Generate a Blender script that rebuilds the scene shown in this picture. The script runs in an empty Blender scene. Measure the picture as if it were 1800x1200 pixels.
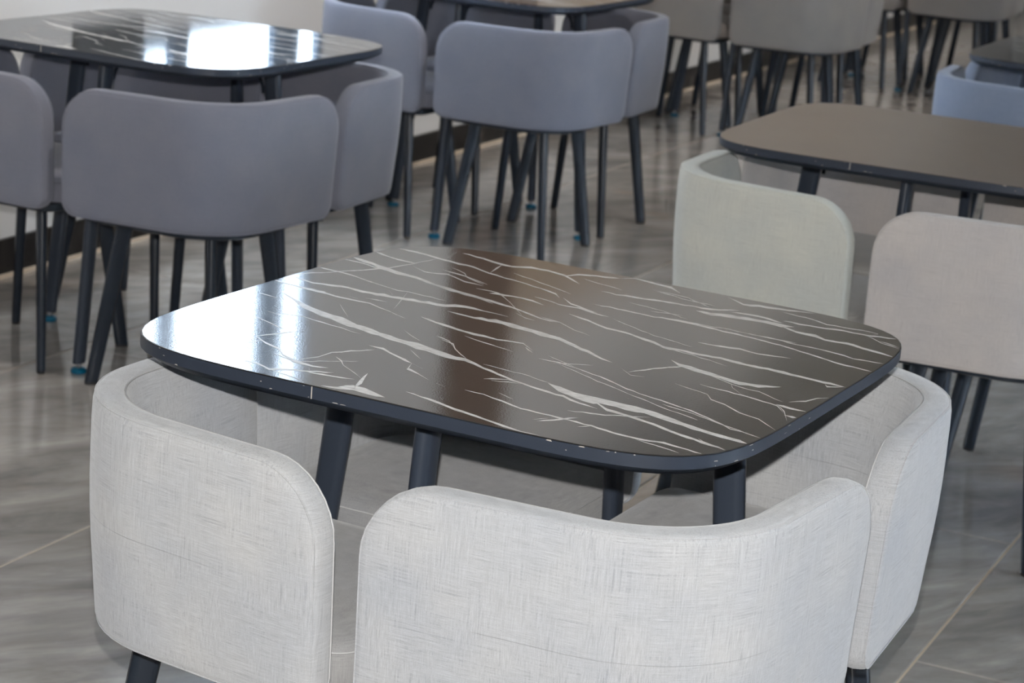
import bpy, bmesh, math, random
from mathutils import Matrix, Vector

random.seed(7)
SC = bpy.context.scene
COL = SC.collection
PI = math.pi

# ------------------------------------------------------------------ camera
cam_data = bpy.data.cameras.new('camera')
cam = bpy.data.objects.new('camera', cam_data)
COL.objects.link(cam)
cam_data.sensor_width = 36.0
cam_data.lens = 4036.3 / 1800 * 36
cam_data.clip_start = 0.05
RV = Vector((0.904155, 0.419556, 0.080476)); UV = Vector((-0.175668, 0.193421, 0.965261)); FV = Vector((-0.389415, 0.886883, -0.248585))
cam.matrix_world = Matrix(((RV.x, UV.x, -FV.x, 0), (RV.y, UV.y, -FV.y, 0), (RV.z, UV.z, -FV.z, 1.46328), (0, 0, 0, 1)))
cam_data.dof.use_dof = True
cam_data.dof.focus_distance = 2.62
cam_data.dof.aperture_fstop = 12
SC.camera = cam

# ------------------------------------------------------------------ daylight, added fill lights, flash, exposure
SC.view_settings.view_transform = 'Standard'
SC.view_settings.look = 'None'
SC.view_settings.exposure = 0.0
SC.view_settings.gamma = 1.0
SC.view_settings.use_curve_mapping = False
SC.cycles.max_bounces = 8
SC.cycles.sample_clamp_indirect = 6

world = bpy.data.worlds.new('world'); SC.world = world; world.use_nodes = True
bg = world.node_tree.nodes['Background']
bg.inputs['Color'].default_value = (0.68, 0.83, 1.0, 1)      # overcast daylight outside the windows
bg.inputs['Strength'].default_value = 17.0

def area(name, loc, sx, sy, power, color=(1, 1, 1), rot=(0, 0, 0), portal=False):
    l = bpy.data.lights.new(name, 'AREA'); l.shape = 'RECTANGLE'; l.size = sx; l.size_y = sy
    l.energy = power; l.color = color
    if portal: l.cycles.is_portal = True
    o = bpy.data.objects.new(name, l); o.location = loc; o.rotation_euler = rot; COL.objects.link(o)
    return o
WX = -3.64                     # plane of the left wall
CEIL = 3.2
FILL_SPOTS = [(-1.55, 3.6), (-1.55, 6.1), (-1.55, 8.6), (-1.55, 11.1), (-1.55, 13.6)]
SPOT_DIR = Vector((-1.0, 0.0, -0.62)).normalized()
for lx, ly in FILL_SPOTS:           # added unseen spotlights, fill to brighten the left wall (their fittings are built further down)
    l = bpy.data.lights.new('added_fill_beam', 'SPOT'); l.energy = 125; l.color = (1.0, 0.93, 0.85)
    l.spot_size = math.radians(120); l.spot_blend = 1.0; l.shadow_soft_size = 0.04
    o = bpy.data.objects.new('added_fill_beam', l); COL.objects.link(o)
    o.rotation_euler = SPOT_DIR.to_track_quat('-Z', 'Y').to_euler(); o.location = Vector((lx, ly, CEIL - 0.14)) + SPOT_DIR*0.085
# daylight coming through the glazing (portals for the sky)
area('window_daylight', (WX - 0.05, 6.03, 1.6), 1.4, 1.04, 1, rot=(0, -PI/2, 0), portal=True)
area('added_window_daylight', (4.08, 5.0, 1.65), 1.7, 2.4, 1, rot=(0, PI/2, 0), portal=True)  # sky portal of the added right-wall window, sideways fill
# pop-up flash of the camera
fl = bpy.data.lights.new('camera_flash', 'SPOT'); fl.energy = 310; fl.spot_size = math.radians(80); fl.spot_blend = 0.6
fl.shadow_soft_size = 0.012; fl.color = (1.0, 0.98, 0.95)
flo = bpy.data.objects.new('camera_flash', fl); COL.objects.link(flo)
flo.matrix_world = cam.matrix_world.copy(); flo.location = Vector((0, 0, 1.46328)) + UV * 0.10

# ------------------------------------------------------------------ materials
def new_mat(name):
    m = bpy.data.materials.new(name); m.use_nodes = True
    nt = m.node_tree; return m, nt, nt.nodes['Principled BSDF']
def N(nt, t, **kw):
    n = nt.nodes.new(t)
    for k, v in kw.items(): setattr(n, k, v)
    return n
def mixc(nt, fac, a, b, mode='MIX'):
    n = N(nt, 'ShaderNodeMix', data_type='RGBA', blend_type=mode)
    for s, v in ((0, fac), (6, a), (7, b)):
        if hasattr(v, 'links') or isinstance(v, bpy.types.NodeSocket): nt.links.new(v, n.inputs[s])
        else: n.inputs[s].default_value = v
    return n.outputs[2]
def noise(nt, vec, scale, detail=2, rough=.5, dist=0):
    n = N(nt, 'ShaderNodeTexNoise'); n.inputs['Scale'].default_value = scale
    n.inputs['Detail'].default_value = detail; n.inputs['Roughness'].default_value = rough; n.inputs['Distortion'].default_value = dist
    nt.links.new(vec, n.inputs['Vector']); return n.outputs['Fac']
def mapping(nt, vec, scale, rot=(0, 0, 0)):
    n = N(nt, 'ShaderNodeMapping'); n.inputs['Scale'].default_value = scale; n.inputs['Rotation'].default_value = rot
    nt.links.new(vec, n.inputs['Vector']); return n.outputs[0]
def ramp(nt, fac, stops):
    n = N(nt, 'ShaderNodeValToRGB'); e = n.color_ramp.elements
    while len(e) < len(stops): e.new(0.5)
    for x, (p, c) in zip(e, stops): x.position = p; x.color = c if len(c) == 4 else (*c, 1)
    nt.links.new(fac, n.inputs[0]); return n.outputs[0]
def bump(nt, h, strength, dist=0.001):
    n = N(nt, 'ShaderNodeBump'); n.inputs['Strength'].default_value = strength; n.inputs['Distance'].default_value = dist
    nt.links.new(h, n.inputs['Height']); return n.outputs[0]
def objco(nt):
    return N(nt, 'ShaderNodeTexCoord').outputs['Object']

def plain(name, col, rough=.5, metal=0, spec=.5, var=.06, scale=40):
    m, nt, b = new_mat(name)
    v = noise(nt, objco(nt), scale, 3)
    c = mixc(nt, v, (*[x*(1-var) for x in col], 1), (*[min(1, x*(1+var)) for x in col], 1))
    nt.links.new(c, b.inputs['Base Color'])
    b.inputs['Roughness'].default_value = rough; b.inputs['Metallic'].default_value = metal
    b.inputs['Specular IOR Level'].default_value = spec
    return m

def fabric(name, col, contrast=.22, slubs=0.0):
    """linen-like upholstery: slubby threads running both ways"""
    m, nt, b = new_mat(name)
    co = objco(nt)
    warp = noise(nt, mapping(nt, co, (900, 900, 40)), 1, 2)
    weft = noise(nt, mapping(nt, co, (45, 45, 1000)), 1, 2)
    fine = noise(nt, co, 1400, 1)
    patch = noise(nt, co, 7, 2)
    sel = noise(nt, mapping(nt, co, (26, 26, 18)), 1, 2)
    sel2 = ramp(nt, sel, [(0.35, (0.15, .15, .15)), (0.65, (.85, .85, .85))])
    th = mixc(nt, sel2, warp, weft)
    th = mixc(nt, .35, th, fine)
    slub = noise(nt, mapping(nt, co, (420, 420, 3.5)), 1, 1)
    slub2 = noise(nt, mapping(nt, co, (5, 5, 420)), 1, 1)
    sl = ramp(nt, mixc(nt, sel2, slub, slub2), [(0.56, (1, 1, 1)), (0.68, (1-slubs, 1-slubs, 1-slubs*.9))])
    f = ramp(nt, th, [(0.30, (0, 0, 0)), (0.70, (1, 1, 1))])
    dark = tuple(x*(1-contrast) for x in col); lite = tuple(min(1, x*(1+contrast*.7)) for x in col)
    c = mixc(nt, f, (*dark, 1), (*lite, 1))
    pt = ramp(nt, patch, [(0.3, (0.90, 0.91, 0.93)), (0.7, (1.05, 1.03, 1.0))])
    c = mixc(nt, 1.0, c, pt, 'MULTIPLY')
    c = mixc(nt, 1.0, c, sl, 'MULTIPLY')
    nt.links.new(c, b.inputs['Base Color'])
    b.inputs['Roughness'].default_value = .85; b.inputs['Diffuse Roughness'].default_value = .3
    b.inputs['Specular IOR Level'].default_value = .25
    b.inputs['Sheen Weight'].default_value = .25; b.inputs['Sheen Roughness'].default_value = .4
    nt.links.new(bump(nt, th, .35, .0006), b.inputs['Normal'])
    return m

M = {}
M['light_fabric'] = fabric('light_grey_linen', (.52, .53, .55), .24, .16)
M['light_seat'] = fabric('light_grey_seat_linen', (.37, .37, .375), .22, .1)  # same linen, darkened for the grazing shade on the seat tops
M['light_seam'] = plain('light_grey_piping', (.56, .56, .56), .8)
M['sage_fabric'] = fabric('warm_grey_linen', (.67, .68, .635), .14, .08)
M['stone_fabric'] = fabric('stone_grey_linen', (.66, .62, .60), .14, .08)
M['warm_seat'] = fabric('warm_grey_seat_linen', (.40, .39, .375), .12)  # seat-top shade put into a darker linen colour here too
M['warm_seam'] = plain('warm_grey_piping', (.56, .56, .53), .8)
M['blue_fabric'] = fabric('blue_grey_cloth', (.225, .232, .285), .10)
M['blue_seam'] = plain('blue_grey_piping', (.16, .17, .2), .8)
M['daylit_blue_fabric'] = fabric('daylit_blue_grey_cloth', (.225, .26, .345), .14)  # blue-grey cloth with the cool daylight on it put into the colour
M['taupe_fabric'] = fabric('taupe_cloth', (.31, .285, .27), .10)
M['taupe_seam'] = plain('taupe_piping', (.22, .205, .19), .8)
M['leg'] = plain('black_powder_coat', (.022, .029, .041), .24, 0, .42)
M['table_leg'] = plain('satin_black_table_leg', (.040, .050, .070), .3, 0, .4)
M['edge'] = plain('black_edge_band', (.034, .043, .062), .4, 0, .45)
M['chip'] = plain('chipped_edge', (.55, .5, .45), .7)
M['under'] = plain('black_underside', (.012, .012, .013), .7)
M['teal'] = plain('teal_plastic', (.0, .12, .22), .35)
M['steel'] = plain('steel_stem', (.5, .5, .52), .3, 1)
M['wall'] = plain('white_wall_paint', (.80, .80, .80), .6, 0, .3, .02, 3)
M['ceiling'] = plain('ceiling_paint', (.76, .76, .72), .8, 0, .2, .02, 3)
M['frame'] = plain('grey_window_frame', (.16, .21, .28), .4)
M['blind'] = plain('dark_grey_blind', (.10, .11, .12), .6)
M['tan_panel'] = plain('tan_wall_panel', (.50, .385, .28), .5, 0, .3, .08, 4)
M['brown_panel'] = plain('brown_timber', (.20, .135, .10), .45, 0, .3, .15, 9)
M['grout'] = plain('sand_grout', (.66, .55, .43), .85)
m, nt, b = new_mat('added_fill_glow'); b.inputs['Emission Color'].default_value = (1, .90, .80, 1); b.inputs['Emission Strength'].default_value = 6.0; M['fill_glow'] = m  # glowing lens of the added spotlights
m, nt, b = new_mat('window_glass'); b.inputs['Transmission Weight'].default_value = 1; b.inputs['Roughness'].default_value = 0; b.inputs['IOR'].default_value = 1.05
M['glass'] = m

# dark laminate printed like black marble (its veins are laid on top)
m, nt, b = new_mat('dark_marble_laminate'); co = objco(nt)
a = noise(nt, mapping(nt, co, (3, 9, 3)), 1, 5, .6, .4)
c = ramp(nt, a, [(.3, (.020, .018, .017)), (.62, (.034, .030, .027)), (.8, (.06, .054, .048))])
nt.links.new(c, b.inputs['Base Color']); b.inputs['Roughness'].default_value = .085; b.inputs['Specular IOR Level'].default_value = .5
nt.links.new(bump(nt, noise(nt, co, 420, 2), .10, .0004), b.inputs['Normal']); M['marble'] = m
m, nt, b = new_mat('white_vein_print'); co = objco(nt)
c = ramp(nt, noise(nt, mapping(nt, co, (60, 200, 60)), 1, 3), [(.3, (.62, .60, .58)), (.6, (.86, .84, .82))])
nt.links.new(c, b.inputs['Base Color']); b.inputs['Roughness'].default_value = .2
nt.links.new(bump(nt, noise(nt, co, 420, 2), .12, .0004), b.inputs['Normal']); M['vein'] = m
m, nt, b = new_mat('brown_laminate'); co = objco(nt)
c = ramp(nt, noise(nt, co, 5, 3), [(.3, (.15, .113, .088)), (.7, (.17, .13, .10))])
nt.links.new(c, b.inputs['Base Color']); b.inputs['Roughness'].default_value = .33; b.inputs['Specular IOR Level'].default_value = .7
nt.links.new(bump(nt, noise(nt, co, 500, 2), .1, .0004), b.inputs['Normal']); M['brown_top'] = m

# polished grey marble-look porcelain tile; every tile shifts the pattern
m, nt, b = new_mat('grey_marble_tile'); co = objco(nt)
oi = N(nt, 'ShaderNodeObjectInfo'); geo = N(nt, 'ShaderNodeNewGeometry')
off = N(nt, 'ShaderNodeVectorMath', operation='SCALE'); off.inputs[3].default_value = 37.0
cx = N(nt, 'ShaderNodeCombineXYZ'); nt.links.new(oi.outputs['Random'], cx.inputs[0]); nt.links.new(oi.outputs['Random'], cx.inputs[1])
nt.links.new(cx.outputs[0], off.inputs[0])
ad = N(nt, 'ShaderNodeVectorMath', operation='ADD'); nt.links.new(co, ad.inputs[0]); nt.links.new(off.outputs[0], ad.inputs[1])
turned = mapping(nt, ad.outputs[0], (1, 1, 1), (0, 0, math.radians(-57)))
mp = mapping(nt, turned, (2.2, 4.8, 1))
cl = noise(nt, mp, 1.0, 7, .62, 1.1)
sk = noise(nt, mapping(nt, turned, (6, 17, 1)), 1.0, 5, .6, .8)
c1 = ramp(nt, cl, [(.25, (.215, .20, .187)), (.48, (.36, .335, .315)), (.58, (.425, .397, .372)), (.78, (.60, .57, .535))])
c2 = ramp(nt, sk, [(.32, (.86, .86, .87)), (.68, (1.10, 1.09, 1.07))])
c = mixc(nt, 1.0, c1, c2, 'MULTIPLY')
rust = ramp(nt, noise(nt, ad.outputs[0], 2.2, 3), [(.62, (1, 1, 1)), (.8, (1.12, .95, .84))])
c = mixc(nt, 1.0, c, rust, 'MULTIPLY')
nt.links.new(c, b.inputs['Base Color']); b.inputs['Roughness'].default_value = .13; b.inputs['Specular IOR Level'].default_value = .75
nt.links.new(bump(nt, noise(nt, co, 60, 2), .03, .0005), b.inputs['Normal']); M['tile'] = m
m, nt, b = new_mat('black_marble_skirting'); co = objco(nt)
c = ramp(nt, noise(nt, co, 7, 6, .65, .8), [(.45, (.012, .011, .011)), (.62, (.03, .027, .025)), (.7, (.14, .12, .11)), (.74, (.02, .018, .018))])
nt.links.new(c, b.inputs['Base Color']); b.inputs['Roughness'].default_value = .3; b.inputs['Specular IOR Level'].default_value = .25; M['skirting'] = m

# ------------------------------------------------------------------ mesh helpers
def link(name, me, mat=None, parent=None, smooth=False):
    if mat is not None and not me.materials: me.materials.append(mat)
    if smooth:
        for p in me.polygons: p.use_smooth = True
    o = bpy.data.objects.new(name, me); COL.objects.link(o)
    if parent is not None: o.parent = parent
    return o
def mesh_from(name, verts, faces):
    me = bpy.data.meshes.new(name); me.from_pydata(verts, [], faces); me.validate(); me.update()
    bm = bmesh.new(); bm.from_mesh(me); bmesh.ops.remove_doubles(bm, verts=bm.verts, dist=1e-5)
    bmesh.ops.dissolve_degenerate(bm, edges=bm.edges, dist=1e-6)
    bmesh.ops.recalc_face_normals(bm, faces=bm.faces); bm.to_mesh(me); bm.free(); me.update()
    return me
def box_me(name, x0, x1, y0, y1, z0, z1, bev=0.0):
    bm = bmesh.new(); bmesh.ops.create_cube(bm, size=1)
    for v in bm.verts:
        v.co = Vector(((x0+x1)/2 + v.co.x*(x1-x0), (y0+y1)/2 + v.co.y*(y1-y0), (z0+z1)/2 + v.co.z*(z1-z0)))
    if bev: bmesh.ops.bevel(bm, geom=bm.edges[:], offset=bev, segments=2, affect='EDGES', profile=.7)
    me = bpy.data.meshes.new(name); bm.to_mesh(me); bm.free(); return me
def rings_me(name, rings, cap0=True, cap1=True, closed=True):
    vs = []; fs = []; n = len(rings[0])
    for r in rings: vs += [tuple(p) for p in r]
    for k in range(len(rings)-1):
        for i in range(n if closed else n-1):
            j = (i+1) % n
            fs.append((k*n+i, k*n+j, (k+1)*n+j, (k+1)*n+i))
    if cap0: fs.append(tuple(range(n))[::-1])
    if cap1: fs.append(tuple((len(rings)-1)*n+i for i in range(n)))
    return mesh_from(name, vs, fs)
def tube_me(name, pts, r, sides=6, closed=True):
    rings = []; n = len(pts)
    for i, p in enumerate(pts):
        a = Vector(pts[(i-1) % n] if closed else pts[max(i-1, 0)]); b_ = Vector(pts[(i+1) % n] if closed else pts[min(i+1, n-1)])
        t = (b_-a).normalized(); u = t.cross(Vector((0.13, 0.21, 1))).normalized(); w = t.cross(u)
        rings.append([Vector(p) + (u*math.cos(2*PI*k/sides) + w*math.sin(2*PI*k/sides))*r for k in range(sides)])
    if closed: rings.append(rings[0])
    return rings_me(name, rings, not closed, not closed)
def stadium(w, t, k=7):
    """outline of a flat oval tube: long axis x"""
    pts = []
    for s in (1, -1):
        for i in range(k):
            a = -PI/2 + PI*i/(k-1)
            pts.append((s*((w-t)/2 + t/2*math.cos(a)), s*t/2*math.sin(a)))
    return pts
def oval_leg_me(name, top, bot, w0, t0, w1, t1, ang, flare=0):
    """splayed flat-oval leg; ang = direction of the long axis"""
    rings = []
    for f, zf in ((0, 0), (1, 1)):
        w, t = (w0, t0) if f == 0 else (w1, t1)
        P = Vector(top).lerp(Vector(bot), f)
        ca, sa = math.cos(ang), math.sin(ang)
        rings.append([Vector((P.x + x*ca - y*sa, P.y + x*sa + y*ca, P.z)) for x, y in stadium(w, t)])
    mid = [rings[0][i].lerp(rings[1][i], .5) for i in range(len(rings[0]))]
    return rings_me(name, [rings[0], mid, rings[1]])
def shade_auto(me, ang=35):
    for p in me.polygons: p.use_smooth = True
    me.set_sharp_from_angle(angle=math.radians(ang))
    return me
def tag(o, label=None, cat=None, group=None, kind=None):
    if label: o['label'] = label
    if cat: o['category'] = cat
    if group: o['group'] = group
    if kind: o['kind'] = kind
    return o
def empty(name, loc, rz=0):
    o = bpy.data.objects.new(name, None); o.empty_display_size = .1; COL.objects.link(o)
    o.location = loc; o.rotation_euler = (0, 0, rz); return o
def copy_tree(o, parent=None):
    c = o.copy(); COL.objects.link(c); c.parent = parent
    for ch in list(o.children): copy_tree(ch, c)
    return c
def struct(name, me, mat, parent=None):
    o = link(name, me, mat, parent)
    if parent is None: o['kind'] = 'structure'
    return o

# ------------------------------------------------------------------ the room
X0, X1, Y0, Y1 = WX, 4.0, -2.2, 17.0
struct('ceiling', box_me('ceiling', X0-.2, X1+.2, Y0-.2, Y1+.2, CEIL, CEIL+.1), M['ceiling'])
def wall_with_holes(name, axis, pos, thick, a0, a1, holes, z1=CEIL):
    """holes: (a0, a1, z0, z1) along the wall; the wall is one mesh of boxes around them"""
    bm = bmesh.new()
    def add(p0, p1, q0, q1):
        if p1-p0 < 1e-4 or q1-q0 < 1e-4: return
        r = bmesh.ops.create_cube(bm, size=1)
        for v in r['verts']:
            a = (p0+p1)/2 + v.co.x*(p1-p0); t = pos + thick*(.5 + v.co.y); z = (q0+q1)/2 + v.co.z*(q1-q0)
            v.co = Vector((t, a, z)) if axis == 'y' else Vector((a, t, z))
    cur = a0
    for h0, h1, q0, q1 in sorted(holes):
        add(cur, h0, 0, z1); add(h0, h1, 0, q0); add(h0, h1, q1, z1); cur = h1
    add(cur, a1, 0, z1)
    bmesh.ops.recalc_face_normals(bm, faces=bm.faces)
    me = bpy.data.meshes.new(name); bm.to_mesh(me); bm.free(); return struct(name, me, M['wall'])
wall_with_holes('wall_left', 'y', WX, -.04, Y0-.2, Y1+.2, [(5.50, 6.56, .90, 2.30)])
wall_with_holes('wall_right', 'y', X1, .16, Y0-.2, Y1+.2, [(3.8, 6.2, .8, 2.5)])  # opening for the added window that lets in fill daylight
wall_with_holes('wall_back', 'x', Y1, .16, X0, X1, [])
wall_with_holes('wall_front', 'x', Y0, -.16, X0, X1, [])

def window(name, xw, y0, y1, z0, z1, mullions, t=.05, inward=1):
    root = empty(name, (xw, (y0+y1)/2, z0)); root['kind'] = 'structure'
    cy = (y0+y1)/2; H_ = z1-z0; a0, a1 = y0-cy, y1-cy
    fr = []
    for (p, q, r, s) in [(a0, a1, 0, t), (a0, a1, H_-t, H_), (a0, a0+t, t, H_-t), (a1-t, a1, t, H_-t)]:
        o = link('frame_bar', box_me('frame_bar', -.012, .012, p, q, r, s), M['frame'], root)
    edges = [a0+t]
    for (m0, m1) in mullions:
        link('mullion', box_me('mullion', -.012, .012, m0-cy, m1-cy, t, H_-t), M['frame'], root)
        edges += [m0-cy, m1-cy]
    edges.append(a1-t)
    for k in range(0, len(edges), 2):
        link('pane', box_me('pane', -.004, .004, edges[k], edges[k+1], t, H_-t), M['glass'], root)
    return root
window('window_1', WX-.014, 5.50, 6.56, .90, 2.30, [(5.67, 5.76), (6.25, 6.41)], .03)
window('added_fill_window', X1+.05, 3.8, 6.2, .8, 2.5, [(4.97, 5.03)], .06)  # added window out of view, there for light from the right

low = link('rail', box_me('rail', -.012, .012, 5.53-6.03, 5.67-6.03, .03, .068), M['frame'], bpy.data.objects['window_1'])
struct('trim_4', box_me('trim_4', WX, WX+.012, 5.17, 5.499, .86, 2.34, .003), M['blind'])
# black marble skirting along the left wall, a pale joint at its foot
struct('baseboard_left', box_me('baseboard_left', WX, WX+.012, Y0, Y1, .012, .105), M['skirting'])
struct('trim_1', box_me('trim_1', WX, WX+.016, Y0, Y1, .0, .012), M['grout'])
# timber pilaster and tan cladding on the left wall (seen mirrored in the table tops)
struct('trim_2', box_me('trim_2', WX, WX+.03, 7.65, 8.2, .30, CEIL-.001, .004), M['brown_panel'])
struct('trim_3', box_me('trim_3', WX, WX+.02, 8.201, 13.5, .95, 2.3, .004), M['tan_panel'])

# floor: grout bed, then each tile
floor = struct('floor', box_me('floor', X0-.1, X1+.1, Y0-.1, Y1+.1, -.06, -.0025), M['grout'])
TS = .7535; GX = -.8195; GY = 3.7065; J = .0027
tile_cache = {}
nx0 = math.floor((X0-GX)/TS); nx1 = math.ceil((X1-GX)/TS); ny0 = math.floor((Y0-GY)/(2*TS))-1; ny1 = math.ceil((Y1-GY)/(2*TS))+1
for i in range(nx0, nx1):
    for j in range(ny0, ny1):                      # 0.75 x 1.5 m tiles laid in half bond
        oy = GY + (TS - .012 if i % 2 else 0)
        a0, a1 = max(GX+i*TS, X0), min(GX+(i+1)*TS, X1); b0, b1 = max(oy+j*2*(TS-.008), Y0), min(oy+(j+1)*2*(TS-.008), Y1)
        if a1-a0 < .03 or b1-b0 < .03: continue
        w, d = round(a1-a0-2*J, 4), round(b1-b0-2*J, 4)
        me = tile_cache.get((w, d))
        if me is None:
            bm = bmesh.new(); bmesh.ops.create_cube(bm, size=1)
            for v in bm.verts: v.co = Vector((v.co.x*w, v.co.y*d, -.005 + v.co.z*.01))
            ed = [e for e in bm.edges if e.verts[0].co.z > -.001 and e.verts[1].co.z > -.001]
            bmesh.ops.bevel(bm, geom=ed, offset=.0012, segments=1, affect='EDGES')
            me = bpy.data.meshes.new('tile'); bm.to_mesh(me); bm.free(); tile_cache[(w, d)] = me
        o = link('tile', me, M['tile'], floor); o.location = ((a0+a1)/2, (b0+b1)/2, 0)

# fittings of the added fill spotlights, tilted at the left wall
PLACE = ['nearest the front wall', 'second from the front wall', 'in the middle of the row', 'second from the back wall', 'nearest the back wall']
can_me = None
for (lx, ly), where in zip(FILL_SPOTS, PLACE):
    r = empty('added_fill_spotlight', (lx, ly, CEIL))
    tag(r, 'added black fill spotlight tilted at the white wall, ' + where, 'spotlight', 'added fill spotlights')
    if can_me is None:
        q = SPOT_DIR.to_track_quat('Z', 'Y').to_matrix()
        def ringc(rad, d): return [q @ Vector((rad*math.cos(2*PI*i/20), rad*math.sin(2*PI*i/20), d)) + Vector((0, 0, -.14)) for i in range(20)]
        can_me = shade_auto(rings_me('can', [ringc(.03, -.08), ringc(.042, -.07), ringc(.045, .07), ringc(.041, .072), ringc(.038, .05)]), 40)
        lens_me = rings_me('lens', [ringc(.037, .052), ringc(.037, .056)])
        mount_me = box_me('mount', -.03, .03, -.03, .03, -.02, 0, .003); arm_me = box_me('arm', -.008, .008, -.008, .008, -.12, -.02)
    link('can', can_me, M['leg'], r); link('lens', lens_me, M['fill_glow'], r); link('mount', mount_me, M['leg'], r); link('arm', arm_me, M['leg'], r)

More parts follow.
